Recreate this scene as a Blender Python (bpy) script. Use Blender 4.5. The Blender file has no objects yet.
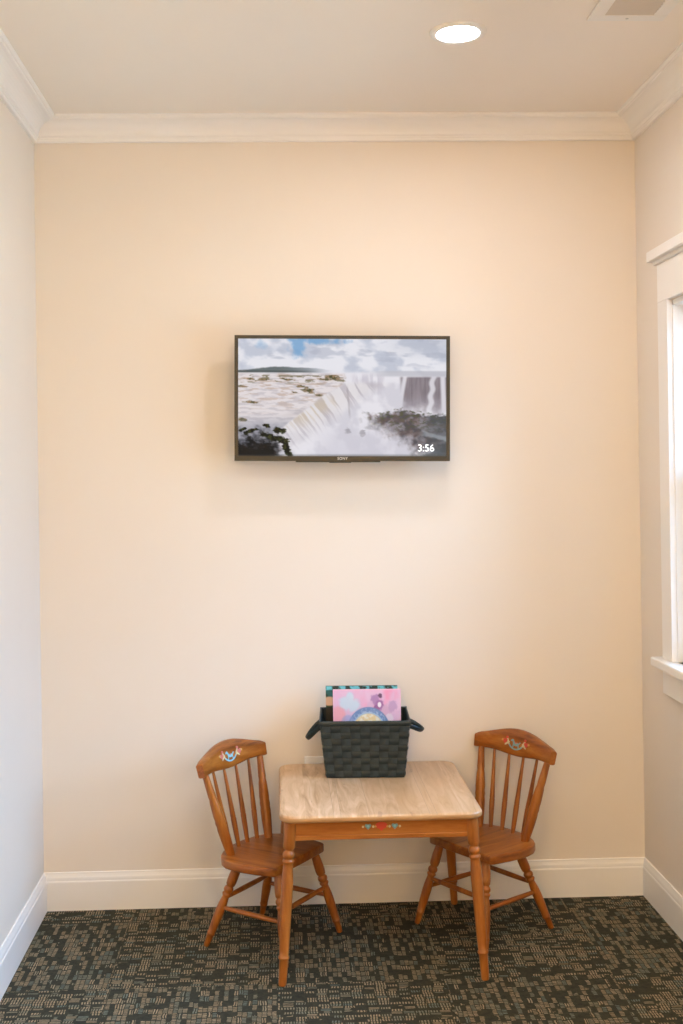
import bpy, bmesh, math, random
from mathutils import Vector, Matrix, noise

PI = math.pi
S = bpy.context.scene
COL = S.collection

# ------------------------------------------------------------------ dimensions
W = 2.0947          # inner width at the baseboards
PAD = 0.012         # the wall plane stands this far behind the baseboard face
CEIL = 2.7532
HB = 0.1317         # baseboard height
YF = -5.1           # wall behind the photographer
X0, X1, Y1 = -PAD, W + PAD, PAD

# ------------------------------------------------------------------ camera
cam = bpy.data.cameras.new('camera')
cam_o = bpy.data.objects.new('camera', cam)
COL.objects.link(cam_o)
yaw, pitch, roll = 0.0336, 0.0014, -0.0143
fw = Vector((math.sin(yaw) * math.cos(pitch), math.cos(yaw) * math.cos(pitch), math.sin(pitch)))
ri = Vector((math.cos(yaw), -math.sin(yaw), 0))
up = ri.cross(fw)
ri2 = math.cos(roll) * ri + math.sin(roll) * up
up2 = -math.sin(roll) * ri + math.cos(roll) * up
m = Matrix((ri2, up2, -fw)).transposed().to_4x4()
m.translation = Vector((0.822, -4.0325, 1.5226))
cam_o.matrix_world = m
cam.sensor_fit = 'HORIZONTAL'
cam.sensor_width = 36.0
cam.lens = 1150 * 36.0 / 683
cam.shift_x = 25.4367 / 683
cam.shift_y = -43.6925 / 683
cam.clip_start = 0.05
S.camera = cam_o

# ------------------------------------------------------------------ world, lights, exposure
S.view_settings.view_transform = 'Standard'
S.view_settings.look = 'None'
S.view_settings.gamma = 1.0
S.view_settings.use_curve_mapping = False
EXPOSURE = 0.0
SKY = 14.6
LAMP = 200.0
FILL_Z = 1.7
DISK = 6.0
FILL_POWER = 37.5
S.view_settings.exposure = EXPOSURE
w = bpy.data.worlds.new('sky'); S.world = w; w.use_nodes = True
bg = w.node_tree.nodes['Background']
bg.inputs['Color'].default_value = (0.325, 0.60, 1.0, 1)
# overcast sky: brighter overhead than along the horizon
nt = w.node_tree
tc_, sp_, mr_ = nt.nodes.new('ShaderNodeTexCoord'), nt.nodes.new('ShaderNodeSeparateXYZ'), nt.nodes.new('ShaderNodeMapRange')
nt.links.new(tc_.outputs['Generated'], sp_.inputs[0]); nt.links.new(sp_.outputs['Z'], mr_.inputs['Value'])
mr_.inputs['From Min'].default_value = 0.0; mr_.inputs['From Max'].default_value = 0.85
mr_.inputs['To Min'].default_value = 0.30 * SKY; mr_.inputs['To Max'].default_value = 2.2 * SKY
nt.links.new(mr_.outputs['Result'], bg.inputs['Strength'])
bg.inputs['Strength'].default_value = SKY
FILL_WARM = (0.94, 0.645, 0.30)

# window openings in the right wall (y from, y to) and their height
WINS = [(-1.55, -0.345)]
WZ0, WZ1 = 0.884, 2.055
for a_, b_ in WINS:
    pl = bpy.data.lights.new('window_portal', 'AREA')
    pl.shape = 'RECTANGLE'; pl.size = WZ1 - WZ0; pl.size_y = b_ - a_
    pl.cycles.is_portal = True
    po = bpy.data.objects.new('window_portal', pl); COL.objects.link(po)
    po.location = (X1 + 0.11, (a_ + b_) / 2, (WZ0 + WZ1) / 2)
    po.rotation_euler = (0, PI / 2, 0)
# added fill: unseen warm point lights behind the camera
for lx, ly in ((0.25, -4.75), (1.85, -4.75)):
    l = bpy.data.lights.new('fill_point', 'POINT')
    l.shadow_soft_size = 0.16; l.energy = FILL_POWER; l.color = FILL_WARM
    o = bpy.data.objects.new('fill_point', l); COL.objects.link(o)
    o.location = (lx, ly, FILL_Z)

for lx, ly in ((1.349, -2.2), (0.745, -2.2), (1.349, -3.6), (0.745, -3.6)):  # unseen disk lights added at ceiling height as extra fill
    if not DISK: break
    l = bpy.data.lights.new('ceiling_fill', 'AREA')
    l.shape = 'DISK'; l.size = 0.13; l.energy = DISK; l.color = (0.95, 1.0, 0.87)
    o = bpy.data.objects.new('ceiling_fill', l); COL.objects.link(o)
    o.location = (lx, ly, CEIL - 0.012)

# ------------------------------------------------------------------ node helpers
class NT:
    def __init__(s, name):
        s.m = bpy.data.materials.new(name); s.m.use_nodes = True
        s.t = s.m.node_tree; s.t.nodes.clear()
        s.out = s.n('ShaderNodeOutputMaterial')
    def n(s, typ, **kw):
        x = s.t.nodes.new(typ)
        for k, v in kw.items(): setattr(x, k, v)
        return x
    def put(s, sock, v):
        if hasattr(v, 'links') or isinstance(v, bpy.types.NodeSocket): s.t.links.new(v, sock)
        elif isinstance(v, (tuple, list)) and len(v) == 3 and sock.type == 'RGBA': sock.default_value = (*v, 1)
        else: sock.default_value = v
    def math(s, op, a, b=None, c=None, clamp=False):
        x = s.n('ShaderNodeMath', operation=op, use_clamp=clamp)
        s.put(x.inputs[0], a)
        if b is not None: s.put(x.inputs[1], b)
        if c is not None: s.put(x.inputs[2], c)
        return x.outputs[0]
    def mix(s, f, a, b, blend='MIX'):
        x = s.n('ShaderNodeMix', data_type='RGBA', blend_type=blend)
        s.put(x.inputs[0], f); s.put(x.inputs[6], a); s.put(x.inputs[7], b)
        return x.outputs[2]
    def mixf(s, f, a, b):
        x = s.n('ShaderNodeMix', data_type='FLOAT')
        s.put(x.inputs[0], f); s.put(x.inputs[2], a); s.put(x.inputs[3], b)
        return x.outputs[0]
    def coords(s, scale=(1, 1, 1), loc=(0, 0, 0)):
        tc = s.n('ShaderNodeTexCoord'); mp = s.n('ShaderNodeMapping')
        s.t.links.new(tc.outputs['Object'], mp.inputs[0])
        mp.inputs['Scale'].default_value = scale; mp.inputs['Location'].default_value = loc
        return mp.outputs[0]
    def noise(s, vec, scale, detail=3, rough=.55, dist=0):
        x = s.n('ShaderNodeTexNoise'); s.put(x.inputs['Vector'], vec)
        x.inputs['Scale'].default_value = scale; x.inputs['Detail'].default_value = detail
        x.inputs['Roughness'].default_value = rough; x.inputs['Distortion'].default_value = dist
        return x.outputs['Fac']
    def ramp(s, f, stops):
        x = s.n('ShaderNodeValToRGB'); s.put(x.inputs[0], f)
        e = x.color_ramp.elements
        while len(e) < len(stops): e.new(0.5)
        for i, (p, c) in enumerate(stops): e[i].position = p; e[i].color = (*c, 1)
        return x.outputs[0]
    def sep(s, v):
        x = s.n('ShaderNodeSeparateXYZ'); s.put(x.inputs[0], v); return x.outputs
    def comb(s, a, b, c=0.0):
        x = s.n('ShaderNodeCombineXYZ'); s.put(x.inputs[0], a); s.put(x.inputs[1], b); s.put(x.inputs[2], c); return x.outputs[0]
    def white(s, v):
        x = s.n('ShaderNodeTexWhiteNoise', noise_dimensions='3D'); s.put(x.inputs['Vector'], v); return x.outputs
    def bump(s, h, strength=.2, dist=.002):
        x = s.n('ShaderNodeBump'); s.put(x.inputs['Height'], h)
        x.inputs['Strength'].default_value = strength; x.inputs['Distance'].default_value = dist
        return x.outputs[0]
    def bsdf(s, color, rough=.5, normal=None, spec=.5, metal=0, coat=0, emit=None, estr=0):
        x = s.n('ShaderNodeBsdfPrincipled')
        s.put(x.inputs['Base Color'], color); s.put(x.inputs['Roughness'], rough)
        x.inputs['Specular IOR Level'].default_value = spec; x.inputs['Metallic'].default_value = metal
        x.inputs['Coat Weight'].default_value = coat; x.inputs['Coat Roughness'].default_value = .15
        if normal is not None: s.put(x.inputs['Normal'], normal)
        if emit is not None: s.put(x.inputs['Emission Color'], emit); x.inputs['Emission Strength'].default_value = estr
        s.t.links.new(x.outputs[0], s.out.inputs[0]); return x

def plain(name, c, rough=.5, spec=.5, metal=0, bumpy=0, scale=300, emit=None, estr=0):
    t = NT(name)
    v = t.coords()
    nz = t.noise(v, scale, 2)
    big = t.noise(v, 6, 2)
    col = t.mix(t.math('MULTIPLY', big, .10), c, tuple(x * .85 for x in c))
    t.bsdf(col, rough, t.bump(nz, bumpy, .001) if bumpy else None, spec, metal, emit=emit, estr=estr)
    return t.m

def wood(name, dark, mid, light, scale, rough=.34, coat=.24):
    t = NT(name)
    v = t.coords(scale)
    g = t.noise(v, 1.0, 5, .6, .6)
    fine = t.noise(v, 6.0, 3, .7)
    big = t.noise(t.coords((5, 5, 5)), 1.0, 2)
    f = t.math('ADD', t.math('MULTIPLY', g, .75), t.math('MULTIPLY', fine, .25))
    c = t.ramp(f, [(.28, dark), (.5, mid), (.72, light)])
    c = t.mix(t.math('MULTIPLY', big, .35), c, dark)
    t.bsdf(c, t.mixf(fine, rough - .06, rough + .08), t.bump(fine, .08, .0006), .38, 0, coat)
    return t.m

# ------------------------------------------------------------------ materials
WALLC = (0.84, 0.755, 0.66)
M = {}
M['wall'] = plain('wall_paint', WALLC, .75, .3, 0, .05, 260)
M['ceiling'] = plain('ceiling_paint', (0.92, 0.84, 0.745), .85, .2, 0, .05, 200)
M['trim'] = plain('trim_paint', (0.92, 0.885, 0.85), .38, .5)
M['white_plastic'] = plain('white_plastic', (0.92, 0.90, 0.88), .35, .5)
M['dark_slot'] = plain('dark_slot', (0.03, 0.03, 0.03), .6)
M['screw'] = plain('screw_metal', (0.6, 0.58, 0.54), .35, .5, 1)
HD, HM, HL = (0.125, 0.030, 0.004), (0.375, 0.112, 0.012), (0.560, 0.215, 0.036)
M['wood_z'] = wood('honey_wood_upright', HD, HM, HL, (26, 26, 3.5))
M['wood_x'] = wood('honey_wood_seat', HD, HM, HL, (4, 30, 30))
M['wood_y'] = wood('honey_wood_rail', HD, HM, HL, (30, 4, 30))
LD, LM_, LL = (0.22, 0.065, 0.009), (0.44, 0.145, 0.024), (0.59, 0.235, 0.052)
M['leg_wood'] = wood('golden_wood_leg', LD, LM_, LL, (26, 26, 3.5))
M['apron_wood'] = wood('golden_wood_apron', LD, LM_, LL, (4, 30, 30))
M['edge_wood'] = wood('darker_edge_wood', (0.40, 0.19, 0.07), (0.56, 0.31, 0.13), (0.64, 0.39, 0.19), (8, 8, 40))
M['groove'] = plain('dark_wood_groove', (0.10, 0.035, 0.012), .6)

def butcher():
    t = NT('pale_plank_top')
    v = t.coords()
    x, y, z = t.sep(v)[:3]
    pw = .094
    sx = t.math('ADD', x, .037)
    wob = t.math('MULTIPLY', t.math('SINE', t.math('MULTIPLY', t.math('FLOOR', t.math('DIVIDE', sx, pw)), 2.3)), .012)
    q = t.math('DIVIDE', t.math('ADD', sx, wob), pw)
    idx = t.math('FLOOR', q); fr = t.math('FRACT', q)
    rnd = t.white(t.comb(idx, 3.7, 1.3))[0]
    gv = t.comb(t.math('MULTIPLY', x, 30), t.math('ADD', t.math('MULTIPLY', y, 4.0), t.math('MULTIPLY', rnd, 40)), z)
    g = t.noise(gv, 1.0, 5, .6, 1.2)
    c = t.ramp(g, [(.25, (0.34, 0.155, 0.050)), (.42, (0.58, 0.350, 0.182)), (.58, (0.72, 0.485, 0.298)), (.8, (0.85, 0.645, 0.460))])
    c = t.mix(t.math('MULTIPLY', rnd, .70), c, (0.56, 0.295, 0.118))
    kn = t.noise(t.comb(t.math('MULTIPLY', x, 26), t.math('MULTIPLY', y, 9), 4.0), 1.0, 2, .5, .5)
    c = t.mix(t.math('MULTIPLY', t.math('GREATER_THAN', kn, .72), .35), c, (0.30, 0.145, 0.07))
    seam = t.math('LESS_THAN', fr, .012)
    c = t.mix(t.math('MULTIPLY', seam, .5), c, (0.22, 0.10, 0.045))
    t.bsdf(c, t.mixf(g, .30, .42), t.bump(g, .05, .0005), .5, 0, .35)
    return t.m
M['top'] = butcher()

def carpet():
    t = NT('patterned_carpet')
    v = t.coords()
    x0, y0 = t.sep(v)[:2]
    T = .50
    par = t.math('MODULO', t.math('ADD', t.math('FLOOR', t.math('DIVIDE', t.math('ADD', x0, 10.20), T)),
                                 t.math('FLOOR', t.math('DIVIDE', t.math('ADD', y0, 10.12), T))), 2.0)
    x = t.mixf(par, x0, y0); y = t.mixf(par, y0, x0)
    wx = t.noise(v, 38, 2, .6); wy = t.noise(t.coords((1, 1, 1), (7, 3, 0)), 38, 2, .6)
    x = t.math('ADD', x, t.math('MULTIPLY', t.math('SUBTRACT', wx, .5), .010)); y = t.math('ADD', y, t.math('MULTIPLY', t.math('SUBTRACT', wy, .5), .008))
    # slightly warped block grid
    bw, bh = .034, .0140
    row = t.math('FLOOR', t.math('DIVIDE', y, bh))
    off = t.math('MULTIPLY', t.white(t.comb(row, 1.7, 5.1))[0], .03)
    off = t.math('MULTIPLY', off, .35)
    bx = t.math('FLOOR', t.math('DIVIDE', t.math('ADD', x, off), bw))
    cell = t.white(t.comb(bx, row, 2.2))
    r1 = cell[0]; r3 = t.sep(cell[1])
    # large patches decide where the light yarn shows
    patch = t.noise(t.comb(x0, y0, 0.0), 9.0, 2, .6)
    patch2 = t.noise(t.comb(x0, y0, 3.0), 2.2, 1, .5)
    thr = t.math('ADD', t.math('MULTIPLY', patch, .95), t.math('MULTIPLY', patch2, .45))
    lit = t.math('LESS_THAN', r1, t.math('SUBTRACT', thr, .07))
    # dashes in a block: upright ticks, bars or a solid patch
    tick = t.math('GREATER_THAN', t.math('SINE', t.math('MULTIPLY', x, 2 * PI / .0082)), -.15)
    bar = t.math('GREATER_THAN', t.math('SINE', t.math('MULTIPLY', y, 2 * PI / .0075)), -.1)
    kind = r3[0]
    k1 = t.math('LESS_THAN', kind, .50)
    k2 = t.math('GREATER_THAN', kind, .95)
    d = t.mixf(k1, bar, tick)
    d = t.math('MAXIMUM', d, k2)
    gap = t.math('MULTIPLY', t.math('GREATER_THAN', t.math('FRACT', t.math('DIVIDE', y, bh)), .16),
                 t.math('GREATER_THAN', t.math('FRACT', t.math('DIVIDE', t.math('ADD', x, off), bw)), .14))
    mask = t.math('MULTIPLY', t.math('MULTIPLY', lit, d), gap)
    fuzz = t.noise(v, 420, 2, .7)
    fz2 = t.noise(v, 130, 2, .7)
    mask = t.math('MULTIPLY', mask, t.math('MULTIPLY_ADD', fz2, 1.1, .25), clamp=True)
    yarn = t.ramp(r3[1], [(.0, (0.46, 0.33, 0.195)), (.45, (0.54, 0.405, 0.255)), (.75, (0.35, 0.31, 0.21)), (1.0, (0.20, 0.25, 0.215))])
    base = t.mix(t.noise(v, 60, 2, .7), (0.017, 0.022, 0.018), (0.090, 0.082, 0.055))
    c = t.mix(t.math('MULTIPLY', mask, .97), base, yarn)
    c = t.mix(t.math('MULTIPLY', fuzz, .30), c, (0.010, 0.012, 0.012))
    t.bsdf(c, .95, t.bump(t.math('ADD', fuzz, t.math('MULTIPLY', mask, .6)), .6, .003), .1)
    return t.m
M['carpet'] = carpet()

def strap(name, c0, c1):
    t = NT(name)
    v = t.coords()
    ribs = t.math('SINE', t.math('MULTIPLY', t.math('ADD', t.sep(v)[0], t.sep(v)[2]), 2600))
    n_ = t.noise(v, 60, 3)
    c = t.mix(n_, c0, c1)
    t.bsdf(c, .42, t.bump(t.math('ADD', t.math('MULTIPLY', ribs, .3), n_), .15, .001), .5)
    return t.m
M['strap'] = strap('black_woven_strap', (0.002, 0.010, 0.012), (0.007, 0.022, 0.026))
M['strap_grey'] = strap('charcoal_woven_strap', (0.008, 0.018, 0.021), (0.025, 0.041, 0.047))
M['tv_black'] = plain('black_tv_plastic', (0.016, 0.014, 0.010), .36, .5)
M['tv_back'] = plain('tv_back_plastic', (0.02, 0.02, 0.02), .6, .4)
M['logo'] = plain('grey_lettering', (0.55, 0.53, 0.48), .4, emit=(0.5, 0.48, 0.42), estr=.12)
M['clock'] = plain('clock_digits', (0.8, 0.8, 0.8), .4, emit=(0.93, 0.93, 0.95), estr=.85)
M['lens'] = plain('lit_lens', (1, 1, 1), .4, emit=(0.95, 0.93, 1.0), estr=LAMP)
M['lamp_trim'] = plain('lamp_trim_white', (0.86, 0.82, 0.76), .4)
M['louver'] = plain('grille_louver_grey', (0.62, 0.55, 0.47), .5)
M['vent_dark'] = plain('vent_duct_dark', (0.30, 0.27, 0.24), .7)
M['page'] = plain('paper_page_edges', (0.83, 0.80, 0.76), .8)

def vcol(name, emit=0, rough=.35):
    t = NT(name)
    a = t.n('ShaderNodeVertexColor', layer_name='picture')
    if emit: t.bsdf((0.004, 0.004, 0.004), .45, None, .12, emit=a.outputs[0], estr=emit)
    else: t.bsdf(a.outputs[0], rough)
    return t.m
M['screen'] = vcol('screen_picture', 0.86)
M['cover'] = vcol('printed_cover', 0, .3)

def glass():
    t = NT('window_glass')
    tr = t.n('ShaderNodeBsdfTransparent'); gl = t.n('ShaderNodeBsdfGlossy'); mx = t.n('ShaderNodeMixShader'); fr = t.n('ShaderNodeFresnel')
    gl.inputs['Roughness'].default_value = .02
    fr.inputs['IOR'].default_value = 1.35
    t.t.links.new(fr.outputs[0], mx.inputs[0]); t.t.links.new(tr.outputs[0], mx.inputs[1]); t.t.links.new(gl.outputs[0], mx.inputs[2])
    t.t.links.new(mx.outputs[0], t.out.inputs[0])
    return t.m
M['glass'] = glass()
M['paving'] = plain('tan_paving', (0.44, 0.34, 0.25), .9)

# ------------------------------------------------------------------ mesh helpers
def obj(name, bm, mats, parent=None, smooth=False, bevel=0, seg=2, loc=None, ang=40):
    me = bpy.data.meshes.new(name)
    bmesh.ops.recalc_face_normals(bm, faces=bm.faces)
    if smooth:
        for f_ in bm.faces: f_.smooth = True
        for e in bm.edges:
            e.smooth = (len(e.link_faces) == 2 and e.calc_face_angle(0) < math.radians(ang))
    bm.to_mesh(me); bm.free()
    if not isinstance(mats, (list, tuple)): mats = [mats]
    for x in mats: me.materials.append(x)
    o = bpy.data.objects.new(name, me); COL.objects.link(o)
    if parent is not None: o.parent = parent
    if loc is not None: o.location = loc
    if bevel:
        b = o.modifiers.new('bevel', 'BEVEL'); b.width = bevel; b.segments = seg; b.limit_method = 'ANGLE'; b.angle_limit = math.radians(40)
    return o

def box(bm, a, b, mat=0):
    x0, y0, z0 = [min(a[i], b[i]) for i in range(3)]; x1, y1, z1 = [max(a[i], b[i]) for i in range(3)]
    vs = [bm.verts.new(p) for p in ((x0, y0, z0), (x1, y0, z0), (x1, y1, z0), (x0, y1, z0), (x0, y0, z1), (x1, y0, z1), (x1, y1, z1), (x0, y1, z1))]
    for f_ in ((0, 3, 2, 1), (4, 5, 6, 7), (0, 1, 5, 4), (1, 2, 6, 5), (2, 3, 7, 6), (3, 0, 4, 7)):
        bm.faces.new([vs[i] for i in f_]).material_index = mat
    return vs
def boxbm(a, b):
    bm = bmesh.new(); box(bm, a, b); return bm

def lathe(bm, p0, p1, prof, n=20, mat=0):
    """prof: list of (t 0..1 from p0 to p1, radius)"""
    p0, p1 = Vector(p0), Vector(p1); d = (p1 - p0); L = d.length; d.normalize()
    a = d.orthogonal().normalized(); b = d.cross(a)
    rings = []
    for t_, r in prof:
        c = p0 + d * L * t_
        rings.append([bm.verts.new(c + (a * math.cos(2 * PI * k / n) + b * math.sin(2 * PI * k / n)) * r) for k in range(n)])
    for r0, r1 in zip(rings, rings[1:]):
        for k in range(n): bm.faces.new((r0[k], r0[(k + 1) % n], r1[(k + 1) % n], r1[k])).material_index = mat
    bm.faces.new(list(reversed(rings[0]))).material_index = mat; bm.faces.new(rings[-1]).material_index = mat

def prism(bm, pts, z0, z1, rnd=0.0, seg=3, mat=0):
    """vertical prism with rounded rims; pts counter-clockwise (x, y)"""
    n = len(pts)
    def inset(d):
        out = []
        for i in range(n):
            p, a, b = Vector(pts[i]), Vector(pts[i - 1]), Vector(pts[(i + 1) % n])
            e0, e1 = (p - a).normalized(), (b - p).normalized()
            n0, n1 = Vector((-e0.y, e0.x)), Vector((-e1.y, e1.x))
            k = (n0 + n1); k = k / max(.2, (1 + n0.dot(n1)))
            out.append(p + k * d)
        return out
    levels = []
    if rnd > 0:
        for k in range(seg + 1):
            a = PI / 2 * k / seg
            levels.append((rnd * (1 - math.sin(a)), z0 + rnd * (1 - math.cos(a))))
        for k in range(seg + 1):
            a = PI / 2 * k / seg
            levels.append((rnd * (1 - math.cos(a)), z1 - rnd * (1 - math.sin(a))))
    else: levels = [(0, z0), (0, z1)]
    rings = [[bm.verts.new((q.x, q.y, z)) for q in inset(d)] for d, z in levels]
    for r0, r1 in zip(rings, rings[1:]):
        for i in range(n): bm.faces.new((r0[i], r0[(i + 1) % n], r1[(i + 1) % n], r1[i])).material_index = mat
    bm.faces.new(list(reversed(rings[0]))).material_index = mat; bm.faces.new(rings[-1]).material_index = mat

def sweep(bm, prof, origin, ax_u, ax_v, ax_l, l0, l1, m0=0, m1=0, mat=0):
    """profile (u, v) pulled along ax_l from l0 to l1; ends mitred by m*u"""
    O, U, V_, L = Vector(origin), Vector(ax_u), Vector(ax_v), Vector(ax_l)
    A = [bm.verts.new(O + U * u + V_ * v + L * (l0 + m0 * u)) for u, v in prof]
    B = [bm.verts.new(O + U * u + V_ * v + L * (l1 - m1 * u)) for u, v in prof]
    n = len(prof)
    for i in range(n): bm.faces.new((A[i], A[(i + 1) % n], B[(i + 1) % n], B[i])).material_index = mat
    bm.faces.new(A); bm.faces.new(list(reversed(B)))

def tube(bm, pts, ra, rb, side, n=10, mat=0):
    """tube with an oval section: ra across 'side' direction, rb across the other"""
    pts = [Vector(p) for p in pts]; rings = []
    for i, p in enumerate(pts):
        d = (pts[min(i + 1, len(pts) - 1)] - pts[max(i - 1, 0)]).normalized()
        s = (Vector(side) - d * Vector(side).dot(d)).normalized(); t_ = d.cross(s)
        rings.append([bm.verts.new(p + s * ra * math.cos(2 * PI * k / n) + t_ * rb * math.sin(2 * PI * k / n)) for k in range(n)])
    for r0, r1 in zip(rings, rings[1:]):
        for k in range(n): bm.faces.new((r0[k], r0[(k + 1) % n], r1[(k + 1) % n], r1[k])).material_index = mat
    bm.faces.new(list(reversed(rings[0]))).material_index = mat; bm.faces.new(rings[-1]).material_index = mat

def thing(name, label, cat, loc=(0, 0, 0), rot=(0, 0, 0), group=None):
    o = bpy.data.objects.new(name, None); COL.objects.link(o)
    o.empty_display_size = .1
    o.location = loc; o.rotation_euler = rot; o['label'] = label; o['category'] = cat
    if group: o['group'] = group
    return o
def struct(name, bm, mats, parent=None, **kw):
    o = obj(name, bm, mats, parent, **kw)
    if parent is None: o['kind'] = 'structure'
    return o

# ------------------------------------------------------------------ the setting
T_ = .12
struct('floor', boxbm((X0 - T_, YF - T_, -.1), (X1 + T_, Y1 + T_, 0)), M['carpet'])
struct('ceiling', boxbm((X0 - T_, YF - T_, CEIL), (X1 + T_, Y1 + T_, CEIL + .1)), M['ceiling'])
struct('wall_back', boxbm((X0 - T_, Y1, 0), (X1 + T_, Y1 + T_, CEIL)), M['wall'])
struct('wall_left', boxbm((X0 - T_, YF, 0), (X0, Y1, CEIL)), M['wall'])
bm = bmesh.new()
box(bm, (X0 - T_, YF - T_, 0), (X1 + T_, YF, CEIL))
struct('wall_front', bm, M['wall'])
bm = bmesh.new()
box(bm, (X1, YF, 0), (X1 + T_, Y1, WZ0)); box(bm, (X1, YF, WZ1), (X1 + T_, Y1, CEIL))
edge = Y1
for a_, b_ in WINS: box(bm, (X1, b_, WZ0), (X1 + T_, edge, WZ1)); edge = a_
box(bm, (X1, YF, WZ0), (X1 + T_, edge, WZ1))
struct('wall_right', bm, M['wall'])

BB = [(0, 0), (PAD, 0), (PAD, .098), (.0112, .101), (.0098, .103), (.0096, .108), (.0088, .114), (.0070, .120), (.0056, .126), (.0050, HB - .001), (.004, HB), (0, HB)]
LX, LY = X1 - X0, Y1 - YF
bm = bmesh.new(); sweep(bm, BB, (X0, Y1, 0), (0, -1, 0), (0, 0, 1), (1, 0, 0), 0, LX, 1, 1); struct('baseboard_back', bm, M['trim'])
bm = bmesh.new(); sweep(bm, BB, (X0, YF, 0), (1, 0, 0), (0, 0, 1), (0, 1, 0), 0, LY, 0, 1); struct('baseboard_left', bm, M['trim'])
bm = bmesh.new(); sweep(bm, BB, (X1, YF, 0), (-1, 0, 0), (0, 0, 1), (0, 1, 0), 0, LY, 0, 1); struct('baseboard_right', bm, M['trim'])
# crown moulding: (out from the wall, down from the ceiling)
CR = [(0, 0), (.089, 0), (.089, -.006), (.084, -.010), (.078, -.0105), (.076, -.014)]
for k in range(1, 9):
    a = PI / 2 * k / 8
    CR.append((.022 + .054 * (1 - math.sin(a)) , -.014 - .043 * (1 - math.cos(a)) ))
CR += [(.019, -.060), (.0165, -.062), (.0165, -.066), (.014, -.0675), (.013, -.074), (.010, -.0765), (0, -.0765)]
bm = bmesh.new(); sweep(bm, CR, (X0, Y1, CEIL), (0, -1, 0), (0, 0, 1), (1, 0, 0), 0, LX, 1, 1); struct('trim_1', bm, M['trim'])
bm = bmesh.new(); sweep(bm, CR, (X0, YF, CEIL), (1, 0, 0), (0, 0, 1), (0, 1, 0), 0, LY, 0, 1); struct('trim_2', bm, M['trim'])
bm = bmesh.new(); sweep(bm, CR, (X1, YF, CEIL), (-1, 0, 0), (0, 0, 1), (0, 1, 0), 0, LY, 0, 1); struct('trim_3', bm, M['trim'])

# windows in the right wall
def window(num, WY0, WY1):
    win = bpy.data.objects.new('window_%d' % num, None); COL.objects.link(win); win.location = (X1, (WY0 + WY1) / 2, WZ0)
    win['kind'] = 'structure'
    def wpart(name, bm, mat, **kw):
        for v in bm.verts: v.co -= win.location
        return obj(name, bm, mat, win, **kw)
    CW, CT = .092, .020
    zc = 2.058
    for nm, a, b in (('side_casing', WY1 - .012, WY1 - .012 + CW), ('side_casing', WY0 + .012 - CW, WY0 + .012)):
        wpart(nm, boxbm((X1 - CT, a, WZ0), (X1, b, zc)), M['trim'], bevel=.002)
    wpart('head_casing', boxbm((X1 - CT, WY0 + .012 - CW, zc), (X1, WY1 - .012 + CW, 2.184)), M['trim'], bevel=.002)
    bm = bmesh.new()
    y0c, y1c = WY0 - CW - .016, WY1 + CW + .016
    box(bm, (X1 - CT - .010, y0c + .014, 2.184), (X1, y1c - .014, 2.197)); box(bm, (X1 - CT - .026, y0c, 2.197), (X1, y1c, 2.231))
    wpart('head_cap', bm, M['trim'], bevel=.003)
    wpart('stool', boxbm((X1 - .050, WY0 - CW - .02, WZ0 - .029), (X1 + .06, WY1 + CW + .022, WZ0)), M['trim'], bevel=.005, seg=3)
    wpart('apron', boxbm((X1 - .019, WY0 - CW + .012, WZ0 - .029 - .087), (X1, WY1 + CW - .010, WZ0 - .029)), M['trim'], bevel=.002)
    bm = bmesh.new()
    JT = .016
    box(bm, (X1 - .001, WY1 - JT, WZ0), (X1 + T_, WY1, WZ1)); box(bm, (X1 - .001, WY0, WZ0), (X1 + T_, WY0 + JT, WZ1)); box(bm, (X1 - .001, WY0, WZ1 - JT), (X1 + T_, WY1, WZ1))
    box(bm, (X1 + .06, WY0, WZ0), (X1 + T_, WY1, WZ0 + .012))
    wpart('jamb', bm, M['trim'])
    zm = (WZ0 + WZ1) / 2
    for nm, xs, z0, z1 in (('lower_sash', X1 + .040, WZ0 + .001, zm + .018), ('upper_sash', X1 + .073, zm - .018, WZ1 - JT)):
        bm = bmesh.new(); ya, yb, sw, st = WY0 + JT, WY1 - JT, .030, .032
        box(bm, (xs, ya, z0), (xs + st, ya + sw, z1)); box(bm, (xs, yb - sw, z0), (xs + st, yb, z1))
        box(bm, (xs, ya + sw, z0), (xs + st, yb - sw, z0 + sw + .012)); box(bm, (xs, ya + sw, z1 - sw), (xs + st, yb - sw, z1))
        sa = wpart(nm, bm, M['trim'], bevel=.002)
        g = boxbm((xs + st / 2 - .002, ya + sw, z0 + sw), (xs + st / 2 + .002, yb - sw, z1 - sw))
        for v in g.verts: v.co -= win.location
        obj('pane', g, M['glass'], sa)
for k_, (a_, b_) in enumerate(WINS): window(k_ + 1, a_, b_)

# ground outside the window
g = boxbm((X1 + T_ + .3, -16, -.6), (X1 + 30, 14, -.5)); struct('ground', g, M['paving'])

# ------------------------------------------------------------------ table
TX0, TX1, TY0, TY1, TZ = 0.8120, 1.4215, -0.640, -0.020, 0.5000
tcx, tcy = (TX0 + TX1) / 2, (TY0 + TY1) / 2
table = thing('child_table', 'low square wooden table with pale plank top and turned legs between two small chairs', 'table', (tcx, tcy, 0))
hx, hy = (TX1 - TX0) / 2, (TY1 - TY0) / 2
pts = []
rc = .046
for cx, cy, a0 in ((hx - rc, hy - rc, 0), (-hx + rc, hy - rc, 90), (-hx + rc, -hy + rc, 180), (hx - rc, -hy + rc, 270)):
    for k in range(9):
        a = math.radians(a0 + 90 * k / 8); pts.append((cx + rc * math.cos(a), cy + rc * math.sin(a)))
bm = bmesh.new(); prism(bm, pts, TZ - .021, TZ, .0085, 4)
for f_ in bm.faces:
    if f_.calc_center_median().z < TZ - .004: f_.material_index = 1     # edge and underside are darker than the face
obj('tabletop', bm, [M['top'], M['edge_wood']], table, smooth=True, ang=50)
lx, ly = .2715, .272     # leg tops
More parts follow.
